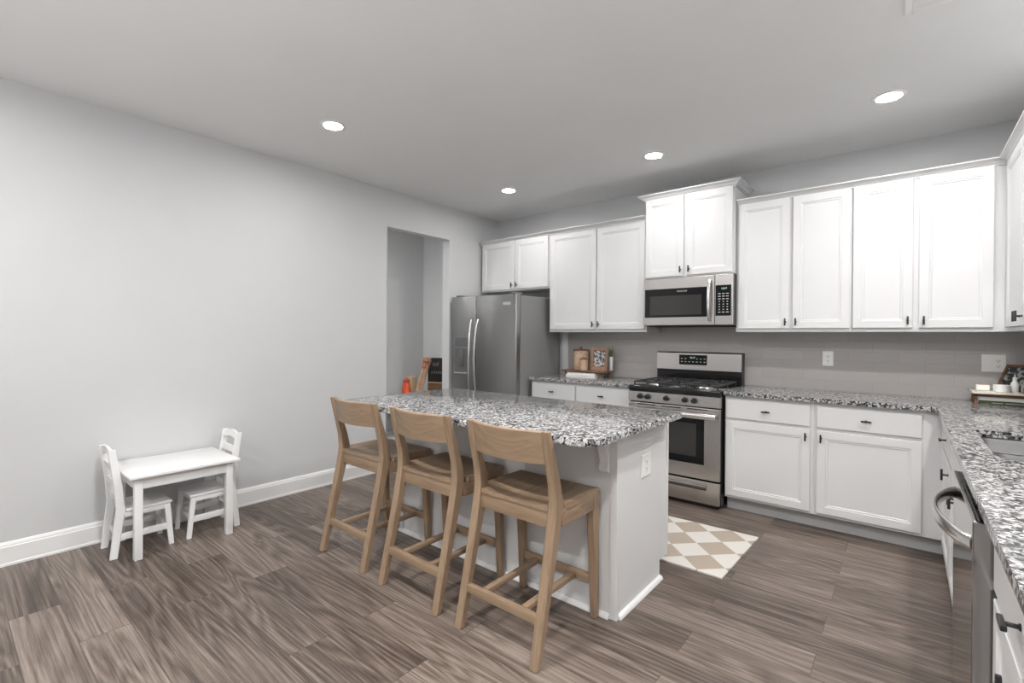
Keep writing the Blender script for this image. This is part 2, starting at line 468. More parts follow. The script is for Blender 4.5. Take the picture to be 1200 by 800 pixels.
# ================================================================== CABINETS
def slab_door(q, x0, z0, x1, z1):
    q.panel(x0, z0, x1, z1, 0, [(0.0, -0.001), (0.0, -0.018), (0.002, -0.020), (0.050, -0.020), (0.054, -0.0165), (0.062, -0.0165), (0.066, -0.012), (0.068, -0.012)])
    return q
def slab_drawer(q, x0, z0, x1, z1):
    q.panel(x0, z0, x1, z1, 0, [(0.0, -0.001), (0.0, -0.016), (0.004, -0.020), (0.006, -0.020)])
    return q
def pull(parent, x, z, vertical=True):
    q = MB()
    L = 0.028
    if vertical: q.box(x - 0.0055, -0.051, z - L, x + 0.0055, -0.041, z + L, 0.002)
    else: q.box(x - L, -0.051, z - 0.0055, x + L, -0.041, z + 0.0055, 0.002)
    q.lathe([(0.0045, -0.0205), (0.0045, -0.042)], c=(x, 0, z), n=10, axis=1)
    q.lathe([(0.007, -0.0198), (0.007, -0.023)], c=(x, 0, z), n=12, axis=1)
    return q.build('handle', 'black', parent)

def cabinet(name, label, cat, loc, rz, w, d, z1, z0=0.0, toe=0.0, doors=(), drawers=(), group=None, mat_='cab', hollow=False):
    t = thing(name, label, cat, loc, rz, group)
    q = MB()
    if hollow:
        e = 0.018
        q.box(0, 0, toe, w, e, z1).box(0, e, toe, e, d, z1).box(w - e, e, toe, w, d, z1).box(e, d - e, toe, w - e, d, z1).box(e, e, toe, w - e, d - e, toe + e)
    elif toe:
        q.box(0, 0, toe, w, d, z1, 0.001)
    else: q.box(0, 0, z0, w, d, z1, 0.001)
    q.build('body', mat_, t, smooth=False)
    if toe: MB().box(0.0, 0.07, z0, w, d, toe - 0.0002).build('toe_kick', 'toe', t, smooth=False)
    for (x0, a, x1, c, hx, hz) in doors:
        dd = slab_door(MB(), x0, a, x1, c).build('door', mat_, t, smooth=False)
        if hx is not None: pull(dd, hx, hz, True)
    for (x0, a, x1, c, hx) in drawers:
        dd = slab_drawer(MB(), x0, a, x1, c).build('drawer_front', mat_, t, smooth=False)
        if hx is not None: pull(dd, hx, (a + c) / 2, False)
    return t

G = 'white wall cabinets'
UZ = 1.372; UT = 2.395
# over the refrigerator
cabinet('wall_cabinet', 'short white two door cabinet above the refrigerator', 'cabinet', (0.04, -0.33, 1.838), 0, 0.98, 0.325, UT - 1.838,
        doors=[(0.018, 0.016, 0.503, 0.555, 0.478, 0.062), (0.520, 0.016, 0.966, 0.555, 0.547, 0.062)], group=G)
cabinet('wall_cabinet', 'tall white two door wall cabinet between refrigerator and microwave', 'cabinet', (1.022, -0.33, UZ), 0, 1.083, 0.325, UT - UZ,
        doors=[(0.018, 0.026, 0.560, 1.012, 0.535, 0.075), (0.575, 0.026, 1.070, 1.012, 0.600, 0.075)], group=G)
mc = cabinet('wall_cabinet', 'taller raised white two door cabinet directly above the microwave', 'cabinet', (2.110, -0.38, 1.846), 0, 0.760, 0.374, 0.715,
        doors=[(0.010, 0.012, 0.352, 0.700, 0.330, 0.062), (0.378, 0.012, 0.748, 0.700, 0.402, 0.062)], group=G)
cabinet('wall_cabinet', 'tall white two door wall cabinet just right of the microwave', 'cabinet', (2.873, -0.33, UZ), 0, 0.767, 0.325, UT - UZ,
        doors=[(0.018, 0.026, 0.379, 1.020, 0.356, 0.075), (0.402, 0.026, 0.757, 1.020, 0.426, 0.075)], group=G)
cabinet('wall_cabinet', 'wider tall white two door wall cabinet ending in the right corner', 'cabinet', (3.642, -0.33, UZ), 0, 0.780, 0.325, UT - UZ,
        doors=[(0.006, 0.026, 0.331, 1.020, 0.307, 0.075), (0.362, 0.026, 0.713, 1.020, 0.388, 0.075)], group=G)
cabinet('wall_cabinet', 'white wall cabinet on the right hand wall over the framed picture', 'cabinet', (4.422, -0.334, UZ), -PI / 2, 1.05, 0.32, UT - UZ,
        doors=[(0.050, 0.026, 0.545, 1.020, 0.520, 0.075), (0.565, 0.026, 1.040, 1.020, 0.592, 0.075)], group=G)

# crown mouldings (outline swept along the cabinet tops, mitred at the corners)
CROWN = [(0.0, 0.0), (0.008, 0.0), (0.008, 0.008), (0.016, 0.011), (0.024, 0.022), (0.040, 0.032), (0.048, 0.034), (0.048, 0.042), (0.0, 0.042)]
def crown(path, z, scale=1.0, closed_back=0.03):
    """path: world xy corners of the cabinet front; out is to the right of travel"""
    q = MB(); rings = []
    P = [Vector(p) for p in path]
    for i, p in enumerate(P):
        d0 = (P[i] - P[i - 1]).normalized() if i > 0 else None
        d1 = (P[i + 1] - P[i]).normalized() if i < len(P) - 1 else None
        n0 = Vector((d0.y, -d0.x)) if d0 else None; n1 = Vector((d1.y, -d1.x)) if d1 else None
        if n0 is None: off = n1
        elif n1 is None: off = n0
        else:
            s_ = (n0 + n1); off = s_ / (s_.dot(n0)) if abs(s_.dot(n0)) > 1e-6 else n0
        rings.append([Vector((p.x + off.x * o * scale, p.y + off.y * o * scale, z + h * scale)) for o, h in CROWN])
    return q.loft(rings)
tag(crown([(0.03, -0.332), (2.105, -0.332)], UT - 0.002).build('crown_molding', 'cab', smooth=False), 'white crown molding on the cabinets left of the microwave', 'molding', 'crown moldings')
tag(crown([(2.878, -0.332), (4.420, -0.332), (4.420, -1.38)], UT - 0.002).build('crown_molding', 'cab', smooth=False), 'white crown molding on the cabinets right of the microwave, turning the corner', 'molding', 'crown moldings')
cm = crown([(0.0, 0.372), (0.0, 0.0), (0.76, 0.0), (0.76, 0.372)], 0.702, 1.15)
cm.build('crown', 'cab', mc, smooth=False)

BT = 0.884
def base(label, loc, rz, w, d=0.60, **k):
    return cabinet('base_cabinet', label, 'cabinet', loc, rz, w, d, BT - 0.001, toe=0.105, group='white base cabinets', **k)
DZ0, DZ1, RZ0, RZ1 = 0.125, 0.690, 0.712, 0.858
base('white base cabinet with drawer, beside the refrigerator', (1.005, -0.61, 0), 0, 0.532,
     doors=[(0.012, DZ0, 0.520, DZ1, 0.495, 0.64)], drawers=[(0.012, RZ0, 0.520, RZ1, 0.266)])
base('white base cabinet with drawer, immediately left of the stove', (1.538, -0.61, 0), 0, 0.558,
     doors=[(0.008, DZ0, 0.545, DZ1, 0.035, 0.64)], drawers=[(0.008, RZ0, 0.545, RZ1, 0.276)])
base('white base cabinet with drawer and door, immediately right of the stove', (2.873, -0.61, 0), 0, 0.582,
     doors=[(0.010, DZ0, 0.560, DZ1, 0.534, 0.64)], drawers=[(0.010, RZ0, 0.560, RZ1, 0.285)])
base('white base cabinet with drawer and door, next to the inside corner', (3.456, -0.61, 0), 0, 0.672,
     doors=[(0.017, DZ0, 0.566, DZ1, 0.042, 0.64)], drawers=[(0.017, RZ0, 0.566, RZ1, 0.290)])
base('narrow white base cabinet facing left, between corner and sink cabinet', (4.13, -0.612, 0), -PI / 2, 0.69,
     doors=[(0.09, DZ0, 0.672, DZ1, 0.64, 0.64)], drawers=[(0.09, RZ0, 0.672, RZ1, 0.45)])
base('white sink base cabinet beyond the dishwasher', (4.13, -1.304, 0), -PI / 2, 0.896, hollow=True,
     doors=[(0.015, DZ0, 0.440, DZ1, 0.415, 0.64), (0.456, DZ0, 0.880, DZ1, 0.480, 0.64)], drawers=[(0.015, RZ0, 0.880, RZ1, None)])
base('white base cabinet in the lower right, on the near side of the dishwasher', (4.13, -2.824, 0), -PI / 2, 0.76,
     doors=[(0.015, DZ0, 0.372, DZ1, 0.345, 0.64), (0.388, DZ0, 0.745, DZ1, 0.415, 0.64)], drawers=[(0.015, RZ0, 0.745, RZ1, 0.375)])

# ------------------------------------------------------------------ countertops
def fillet(pts, n=8):
    """pts: (x, y, r) corners; returns an outline with rounded corners"""
    out = []; k = len(pts)
    for i, (x, y, r) in enumerate(pts):
        if r <= 0: out.append((x, y)); continue
        p = Vector((x, y)); a = (Vector(pts[i - 1][:2]) - p).normalized(); c = (Vector(pts[(i + 1) % k][:2]) - p).normalized()
        p0 = p + a * r; p1 = p + c * r; ctr = p0 + c * r if abs(a.dot(c)) < 0.01 else p
        for j in range(n + 1):
            tt = j / n * PI / 2
            out.append(tuple(ctr - c * r * math.cos(tt) - a * r * math.sin(tt)))
    return out
def ctop_profile(outline, z0=BT, z1=0.914):
    q = MB()
    def inset(pts, d):
        res = []; k = len(pts)
        area = sum(pts[i][0] * pts[(i + 1) % k][1] - pts[(i + 1) % k][0] * pts[i][1] for i in range(k))
        sg = 1 if area > 0 else -1
        for i in range(k):
            p = Vector(pts[i]); a = (p - Vector(pts[i - 1])).normalized(); c = (Vector(pts[(i + 1) % k]) - p).normalized()
            n0 = Vector((-a.y, a.x)) * sg; n1 = Vector((-c.y, c.x)) * sg; s_ = n0 + n1
            o = s_ / max(s_.dot(n0), 0.3)
            res.append(p + o * d)
        return res
    rings = []
    for d, z in ((0.002, z0), (0, z0 + 0.002), (0, z1 - 0.005), (0.0015, z1 - 0.0015), (0.005, z1)):
        rings.append([Vector((p.x, p.y, z)) for p in inset(outline, d)])
    return q.loft(rings)
q = ctop_profile([(1.0, -0.648), (2.103, -0.648), (2.103, -0.010), (1.0, -0.010)])
tag(q.build('countertop', 'granite'), 'short speckled granite countertop between refrigerator and stove', 'countertop', 'granite countertops')
# the L-shaped top with the sink cut-out: a grid of outline and hole bridged together
SX0, SX1, SY0, SY1 = 4.185, 4.60, -2.192, -1.475
outer = fillet([(2.868, -0.648, 0), (4.088, -0.648, 0.05), (4.088, -3.60, 0.02), (RX - 0.010, -3.60, 0), (RX - 0.010, -0.010, 0), (2.868, -0.010, 0)])
hole = fillet([(SX0, SY1, 0.03), (SX1, SY1, 0.03), (SX1, SY0, 0.10), (SX0, SY0, 0.12)])
def holed_slab(outer, hole, z0, z1):
    bm = bmesh.new()
    def loop(pts, z):
        vs = [bm.verts.new((p[0], p[1], z)) for p in pts]
        return vs, [bm.edges.new((vs[i], vs[(i + 1) % len(vs)])) for i in range(len(vs))]
    for z in (z1, z0):
        o, oe = loop(outer, z); h, he = loop(hole, z)
        bmesh.ops.triangle_fill(bm, use_beauty=True, edges=oe + he)
        if z == z1: top = (o, h)
        else: bot = (o, h)
    for a, c in ((top[0], bot[0]), (top[1], bot[1])):
        for i in range(len(a)):
            j = (i + 1) % len(a)
            bm.faces.new((a[i], a[j], c[j], c[i]))
    s = MB(); s.bm.free(); s.bm = bm
    return s
q = holed_slab(outer, hole, BT, 0.914)
tag(q.build('countertop', 'granite'), 'L shaped speckled granite countertop with the sink, running right of the stove', 'countertop', 'granite countertops')

# ------------------------------------------------------------------ sink
t = thing('kitchen_sink', 'stainless steel double bowl sink set into the granite on the right', 'sink', ((SX0 + SX1) / 2, (SY0 + SY1) / 2, 0.72))
def bowl(x0, x1, y0, y1, rr):
    cx, cy = (SX0 + SX1) / 2, (SY0 + SY1) / 2
    def ring(d, z):
        pts = fillet([(x0 + d, y1 - d, max(0.01, rr[0] - d)), (x1 - d, y1 - d, max(0.01, rr[1] - d)), (x1 - d, y0 + d, max(0.01, rr[2] - d)), (x0 + d, y0 + d, max(0.01, rr[3] - d))])
        return [Vector((p[0] - cx, p[1] - cy, z)) for p in pts]
    q = MB()
    q.loft([ring(-0.012, 0.160), ring(0.0, 0.160), ring(0.004, 0.150), ring(0.012, 0.03), ring(0.035, 0.0), ring(0.06, -0.002)], cap=False)
    vs = [v for v in q.bm.verts if abs(v.co.z + 0.002) < 1e-6]
    q.bm.faces.new(vs)
    return q
bowl(SX0 - 0.002, SX1 + 0.002, -1.835, SY1 + 0.002, (0.05, 0.05, 0.06, 0.06)).build('bowl', 'sink', t)
bowl(SX0 - 0.002, SX1 + 0.002, SY0 - 0.002, -1.859, (0.06, 0.06, 0.12, 0.13)).build('bowl', 'sink', t)
MB().box(-0.2, -0.012, 0.140, 0.2, 0.012, 0.158, 0.005).build('divider', 'sink', t, loc=(0, -1.847 - (SY0 + SY1) / 2, 0))
for y in (-1.65, -2.03):
    MB().lathe([(0.0, 0.004), (0.032, 0.004), (0.042, 0.001), (0.042, -0.002), (0.0, -0.002)], n=24).build('drain', 'handle', t, loc=(0.02, y - (SY0 + SY1) / 2, 0))

# ================================================================== ISLAND
t = thing('kitchen_island', 'white panelled kitchen island base with scrolled corbels', 'island', (0, 0, 0))
IX0, IX1, IY0, IY1 = 1.30, 2.905, -2.465, -1.850
MB().box(IX0, IY0, 0.10, IX1 - 0.006, IY1, BT - 0.001).box(IX0, IY0, 0.0, IX1 - 0.006, IY1 - 0.10, 0.10).build('body', 'isl', t, smooth=False)
# end panel with a toe notch at the kitchen side
MB().prism([(IY0 + 0.012, 0.0), (IY1 - 0.10, 0.0), (IY1 - 0.10, 0.10), (IY1, 0.10), (IY1, BT - 0.001), (IY0 + 0.012, BT - 0.001)], 0, IX1 - 0.006, IX1).build('end_panel', 'isl', t, smooth=False)
MB().prism([(IY0 + 0.012, 0.0), (IY1 - 0.10, 0.0), (IY1 - 0.10, 0.10), (IY1, 0.10), (IY1, BT - 0.001), (IY0 + 0.012, BT - 0.001)], 0, IX0 - 0.004, IX0).build('end_panel', 'isl', t, smooth=False)
for x0, x1 in ((IX1 - 0.030, IX1 + 0.008), (IX0 - 0.008, IX0 + 0.030)):
    MB().box(x0, IY0 - 0.008, 0.0, x1, IY0 + 0.014, BT - 0.001, 0.002).build('corner_trim', 'isl', t, smooth=False)
MB().box(IX1 - 0.002, IY1 - 0.018, 0.10, IX1 + 0.006, IY1 + 0.004, BT - 0.001, 0.002).build('edge_trim', 'isl', t, smooth=False)
# quarter-round shoe
def quarter(r): return [(0, 0)] + [(r * math.cos(a * PI / 12), r * math.sin(a * PI / 12)) for a in range(7)]
q = MB(); q.prism([(IY0 - a, z) for a, z in quarter(0.020)], 0, IX0 - 0.008, IX1 - 0.03); q.build('shoe_molding', 'trim', t)
q = MB(); q.prism([(IX1 + a, z) for a, z in quarter(0.020)], 1, IY0 + 0.014, IY1 - 0.098); q.build('shoe_molding', 'trim', t)
# corbels: S-scroll side outline
def corbel(xc):
    pts = [(0, 0), (0, -0.195), (-0.018, -0.195), (-0.030, -0.186), (-0.034, -0.172), (-0.028, -0.158), (-0.024, -0.145), (-0.030, -0.120), (-0.042, -0.095),
           (-0.050, -0.070), (-0.060, -0.052), (-0.078, -0.042), (-0.096, -0.040), (-0.108, -0.032), (-0.112, -0.018), (-0.112, 0)]
    q = MB().prism([(IY0 + y, BT - 0.002 + z) for y, z in pts], 0, xc - 0.022, xc + 0.022)
    q.prism([(IY0 + y * 1.04 + 0.0, BT - 0.002 + z) for y, z in [(0, 0), (0, -0.014), (-0.116, -0.014), (-0.116, 0)]], 0, xc - 0.025, xc + 0.025)
    return q.build('corbel', 'white', t)
corbel(2.852); corbel(2.10); corbel(1.345)
# kitchen-side doors and drawers of the island (turned away from the view)
for k in range(3):
    w = (IX1 - IX0) / 3
    q = MB()
    x0 = -IX1 + k * w + 0.012; x1 = x0 + w - 0.024
    d_ = slab_door(MB(), x0, 0.125, x1, 0.69).build('door', 'isl', t, smooth=False); d_.rotation_euler = (0, 0, PI); d_.location = (0, IY1, 0)
    pull(d_, x1 - 0.03, 0.64)
    d_ = slab_drawer(MB(), x0, 0.712, x1, 0.858).build('drawer_front', 'isl', t, smooth=False); d_.rotation_euler = (0, 0, PI); d_.location = (0, IY1, 0)
    pull(d_, (x0 + x1) / 2, 0.785, False)
q = ctop_profile(fillet([(1.185, -2.865, 0.07), (3.005, -2.865, 0.11), (3.005, -1.885, 0.02), (1.185, -1.885, 0.02)]))
tag(q.build('countertop', 'granite'), 'large speckled granite island top above the three stools', 'countertop', 'granite countertops')

# ------------------------------------------------------------------ electrical outlets
def outlet(loc, rz, label, wide=False, w=None):
    t = thing('wall_outlet', label, 'outlet', loc, rz, 'white outlets')
    w = w or (0.058 if wide else 0.036)
    MB().panel(-w, -0.058, w, 0.058, 0, [(0, -0.0002), (0, -0.003), (0.003, -0.006), (0.005, -0.006)]).build('cover_plate', 'plastic', t, smooth=False)
    cx = 0.022 if wide else 0.0
    MB().box(cx - 0.017, -0.0085, -0.034, cx + 0.017, -0.0058, 0.034, 0.001).build('receptacle', 'plastic', t, smooth=False)
    q = MB()
    for z in (0.017, -0.017):
        q.box(cx - 0.0075, -0.0090, z - 0.003, cx - 0.0050, -0.0083, z + 0.006).box(cx + 0.0050, -0.0090, z - 0.003, cx + 0.0075, -0.0083, z + 0.005)
        q.lathe([(0.0026, -0.0083), (0.0026, -0.0090)], c=(cx, 0, z - 0.010), n=10, axis=1)
    q.build('slots', 'dark', t, smooth=False)
    if wide:
        MB().box(-0.031, -0.0085, -0.034, -0.013, -0.0058, 0.034, 0.001).build('switch', 'plastic', t, smooth=False)
    return t
outlet((3.469, -0.0092, 1.166), 0, 'white outlet on the grey tile right of the stove')
outlet((4.392, -0.0092, 1.166), 0, 'wide white outlet plate behind the framed picture in the corner', True)
outlet((2.9052, -2.145, 0.662), PI / 2, 'white outlet on the end panel of the island', w=0.057)

# ================================================================== APPLIANCES
# ---- refrigerator: side by side, doors at y = -0.82
t = thing('refrigerator', 'grey stainless side by side refrigerator with water dispenser', 'refrigerator', (0.035, -0.82, 0))
FW = 0.928
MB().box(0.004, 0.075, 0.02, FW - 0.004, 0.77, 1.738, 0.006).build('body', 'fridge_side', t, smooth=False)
MB().box(0.0, 0.0, 0.06, 0.366, 0.068, 1.752, 0.010, 3).build('freezer_door', 'fridge', t)
MB().box(0.374, 0.0, 0.06, FW, 0.068, 1.752, 0.010, 3).build('refrigerator_door', 'fridge', t)
MB().box(0.01, 0.03, 0.0, FW - 0.01, 0.10, 0.055, 0.003).build('kick_grille', 'grey_plastic', t, smooth=False)
for x in (0.05, FW - 0.11):
    MB().box(x, 0.02, 1.752, x + 0.07, 0.15, 1.770, 0.006).build('hinge_cover', 'grey_plastic', t)
def bow(xc, side):
    pts = []
    for k in range(17):
        u_ = k / 16; z = 0.66 + u_ * 0.84
        bulge = math.sin(PI * u_) ** 0.55
        pts.append((xc + side * 0.012 * (1 - math.sin(PI * u_)), -0.012 - 0.052 * bulge, z))
    return MB().tube(pts, [0.011 + 0.004 * math.sin(PI * k / 16) for k in range(17)], 12)
bow(0.335, -1).build('handle', 'steelv', t); bow(0.410, 1).build('handle', 'steelv', t)
dz = MB()
dz.box(0.052, -0.004, 0.905, 0.272, 0.0, 1.315, 0.002)
dp = dz.build('dispenser', 'fridge', t, smooth=False)
MB().box(0.064, -0.0055, 1.205, 0.260, -0.0035, 1.302).build('control_panel', 'grey_plastic', dp, smooth=False)
q = MB()
q.box(0.064, -0.0052, 0.925, 0.260, -0.0042, 1.190)
q.build('recess', 'dispenser', dp, smooth=False)
MB().box(0.128, -0.016, 0.99, 0.196, -0.005, 1.175, 0.004).build('paddle', 'fridge', dp)
MB().box(0.064, -0.020, 0.915, 0.260, -0.004, 0.930, 0.003).build('drip_tray', 'handle', dp)
text('FRIGIDAIRE', 'badge', 0.016, 'key', (0.80, -0.0012, 1.655), (PI / 2, 0, 0), t)
MB().box(0.745, -0.0008, 1.640, 0.855, 0.001, 1.670).build('badge_plate', 'handle', t, smooth=False)

# ---- range
t = thing('gas_range', 'stainless steel gas stove with black grates and five knobs', 'stove', (2.107, -0.68, 0))
RW = 0.752
MB().box(0, 0.025, 0.025, RW, 0.665, 0.905, 0.003).build('body', 'enamel', t, smooth=False)
MB().prism([(0.03, 0.0), (0.60, 0.0), (0.60, 0.025), (0.03, 0.025)], 0, 0.03, RW - 0.03).build('base', 'dark', t, smooth=False)
# cooktop with rolled black front edge
MB().box(-0.0, -0.018, 0.872, RW, 0.60, 0.918, 0.012, 3).build('cooktop', 'enamel', t)
MB().prism([(-0.012, 0.785), (0.03, 0.785), (0.03, 0.872), (0.0, 0.872), (-0.006, 0.865)], 0, 0.0, RW).build('control_panel', 'steel', t, smooth=False)
for kx in (0.107, 0.172, 0.333, 0.483, 0.556):
    k_ = MB().lathe([(0.0, -0.040), (0.014, -0.040), (0.017, -0.036), (0.019, -0.014), (0.022, -0.010), (0.022, -0.002)], c=(kx, -0.010, 0.828), n=24, axis=1).build('knob', 'black', t)
    MB().box(kx - 0.003, -0.056, 0.812, kx + 0.003, -0.049, 0.846, 0.001).build('pointer', 'black', k_)
# oven door
dd = MB().box(0.003, -0.014, 0.222, RW - 0.003, 0.022, 0.775, 0.004).build('oven_door', 'steel', t, smooth=False)
MB().box(0.118, -0.0165, 0.335, 0.634, -0.013, 0.690, 0.001).build('window_frame', 'blackglass', dd, smooth=False)
MB().box(0.178, -0.0178, 0.392, 0.574, -0.016, 0.650, 0.0005).build('window', 'smoke', dd, smooth=False)
for x0 in (0.08, 0.29, 0.50):
    MB().box(x0, -0.0152, 0.758, x0 + 0.16, -0.0135, 0.766).build('vent_slot', 'dark', dd, smooth=False)
hh = MB().tube([(0.022, -0.060, 0.715), (0.20, -0.064, 0.717), (RW / 2, -0.066, 0.718), (RW - 0.20, -0.064, 0.717), (RW - 0.022, -0.060, 0.715)], 0.016, 16, 1.5)
hh.box(0.030, -0.060, 0.702, 0.062, -0.013, 0.730, 0.004).box(RW - 0.062, -0.060, 0.702, RW - 0.030, -0.013, 0.730, 0.004)
hh.build('handle', 'handle', dd)
dr = MB().box(0.003, -0.012, 0.035, RW - 0.003, 0.022, 0.208, 0.004).build('storage_drawer', 'steel', t, smooth=False)
MB().prism([(-0.013, 0.150), (-0.013, 0.172), (-0.024, 0.176), (-0.026, 0.168)], 0, 0.10, RW - 0.10).build('handle', 'steel', dr, smooth=False)
MB().box(0.10, -0.0135, 0.140, RW - 0.10, -0.0118, 0.152).build('finger_slot', 'dark', dr, smooth=False)
# backguard
bgd = MB().prism([(0.600, 0.915), (0.668, 0.915), (0.668, 1.192), (0.610, 1.192), (0.594, 1.180), (0.586, 1.030), (0.600, 1.020)], 0, 0.0, RW).build('backguard', 'steel', t, smooth=False)
MB().prism([(0.5975, 0.916), (0.602, 0.916), (0.602, 1.022), (0.5975, 1.022)], 0, 0.002, RW - 0.002).build('lower_panel', 'enamel', bgd, smooth=False)
MB().box(RW - 0.0005, 0.588, 0.916, RW + 0.004, 0.668, 1.190, 0.001).build('end_cap', 'black', bgd, smooth=False)
MB().box(0.215, 0.5845, 1.075, 0.462, 0.592, 1.165, 0.002).build('display_panel', 'blackglass', bgd, smooth=False)
text('12:17', 'clock', 0.022, 'green_led', (0.335, 0.5838, 1.140), (PI / 2, 0, 0), bgd)
q = MB()
for r_ in range(2):
    for c_ in range(7):
        if r_ == 0 and 2 <= c_ <= 3: continue
        x = 0.232 + c_ * 0.034; z = 1.128 - r_ * 0.028
        q.box(x, 0.5836, z, x + 0.016, 0.5846, z + 0.005)
q.build('buttons', 'key', bgd, smooth=False)
# burners and grates
for bx, by, br_ in ((0.17, 0.15, 0.045), (0.17, 0.44, 0.036), (0.582, 0.15, 0.050), (0.582, 0.44, 0.036), (0.376, 0.30, 0.040)):
    bb = MB().lathe([(0.0, 0.918), (br_ * 1.35, 0.918), (br_ * 1.30, 0.924), (br_, 0.926), (br_, 0.932), (0, 0.932)], c=(bx, by, 0), n=28).build('burner', 'handle', t)
    MB().lathe([(0.0, 0.940), (br_ * 0.75, 0.940), (br_ * 0.8, 0.936), (br_ * 0.8, 0.932), (0, 0.932)], c=(bx, by, 0), n=28).build('burner_cap', 'iron', bb)
for gx0, gx1 in ((0.03, 0.262), (0.268, 0.484), (0.490, 0.722)):
    q = MB(); gz = 0.952
    y0, y1 = 0.030, 0.560; cxg = (gx0 + gx1) / 2
    for (a, c_, e, f_) in ((gx0, y0, gx1, y0 + 0.010), (gx0, y1 - 0.010, gx1, y1), (gx0, y0, gx0 + 0.010, y1), (gx1 - 0.010, y0, gx1, y1), (gx0, 0.290, gx1, 0.300)):
        q.box(a, c_, gz - 0.012, e, f_, gz, 0.002)
    for yy in (0.15, 0.44):
        for (a, c_, e, f_) in ((gx0 + 0.01, yy - 0.005, cxg - 0.028, yy + 0.005), (cxg + 0.028, yy - 0.005, gx1 - 0.01, yy + 0.005), (cxg - 0.005, yy + 0.028, cxg + 0.005, yy + 0.135), (cxg - 0.005, yy - 0.115, cxg + 0.005, yy - 0.028)):
            q.box(a, c_, gz - 0.010, e, f_, gz + 0.002, 0.002)
    for xx in (gx0 + 0.005, gx1 - 0.005):
        for yy in (y0 + 0.005, 0.295, y1 - 0.005):
            q.box(xx - 0.006, yy - 0.006, 0.917, xx + 0.006, yy + 0.006, gz - 0.006, 0.001)
    q.build('grate', 'iron', t, smooth=False)

# ---- microwave
t = thing('microwave', 'stainless over the range microwave with black glass door', 'microwave', (2.112, -0.41, 1.418))
MWW, MH = 0.757, 0.424
MB().box(0.002, 0.022, 0.008, MWW - 0.002, 0.398, MH, 0.003).build('body', 'grey_plastic', t, smooth=False)
dd = MB().box(0.0, 0.0, 0.010, 0.612, 0.022, MH - 0.002, 0.004).build('door', 'steel', t, smooth=False)
MB().box(0.012, -0.0025, 0.080, 0.575, 0.001, 0.330, 0.001).build('door_glass', 'blackglass', dd, smooth=False)
MB().box(0.060, -0.0035, 0.100, 0.510, -0.0022, 0.268, 0.0005).build('window', 'smoke', dd, smooth=False)
text('FRIGIDAIRE', 'badge', 0.017, 'key', (0.345, -0.0032, 0.303), (PI / 2, 0, 0), dd)
pts = [(0.578, -0.014 - 0.036 * math.sin(PI * k / 14) ** 0.6, 0.045 + k / 14 * 0.335) for k in range(15)]
MB().tube(pts, 0.0125, 14, 0.8).build('handle', 'handle', dd)
cp = MB().box(0.616, 0.0, 0.010, MWW, 0.022, MH - 0.002, 0.004).build('control_panel', 'steel', t, smooth=False)
MB().box(0.622, -0.0022, 0.085, 0.742, 0.001, 0.335, 0.001).build('keypad', 'blackglass', cp, smooth=False)
text('12:17', 'clock', 0.020, 'green_led', (0.688, -0.0030, 0.306), (PI / 2, 0, 0), cp)
q = MB()
for r_ in range(8):
    for c_ in range(3):
        x = 0.648 + c_ * 0.031; z = 0.262 - r_ * 0.0215
        w_ = 0.010 if r_ < 3 or r_ == 7 else 0.005
        q.box(x - w_ + 0.004, -0.0032, z, x + w_ + 0.004, -0.0021, z + 0.006)
q.build('buttons', 'key', cp, smooth=False)
MB().box(0.03, 0.03, 0.0, MWW - 0.03, 0.38, 0.0078, 0.001).build('bottom_grille', 'dark', t, smooth=False)

# ---- dishwasher: door face at x = 4.074
t = thing('dishwasher', 'stainless dishwasher with curved bar handle under the right counter', 'dishwasher', (4.074, -2.207, 0), -PI / 2)
DW = 0.606
MB().box(0.004, 0.058, 0.10, DW - 0.004, 0.63, 0.878, 0.002).build('body', 'grey_plastic', t, smooth=False)
MB().box(0.01, 0.11, 0.0, DW - 0.01, 0.60, 0.10).build('toe_panel', 'dark', t, smooth=False)
dd = MB().box(0.0, 0.0, 0.105, DW, 0.052, 0.862, 0.003).build('door', 'dw', t, smooth=False)
MB().box(0.008, 0.010, 0.862, DW - 0.008, 0.0145, 0.8632).box(0.008, 0.026, 0.862, DW - 0.008, 0.030, 0.8632).box(0.008, 0.040, 0.862, DW - 0.008, 0.043, 0.8632).build('top_seal', 'dark', dd, smooth=False)
pts = [(0.03 + k / 24 * (DW - 0.06), 0.004 - 0.064 * math.sin(PI * k / 24) ** 0.7, 0.795) for k in range(25)]
MB().tube(pts, 0.0085, 16, 2.3).build('handle', 'handle', dd)

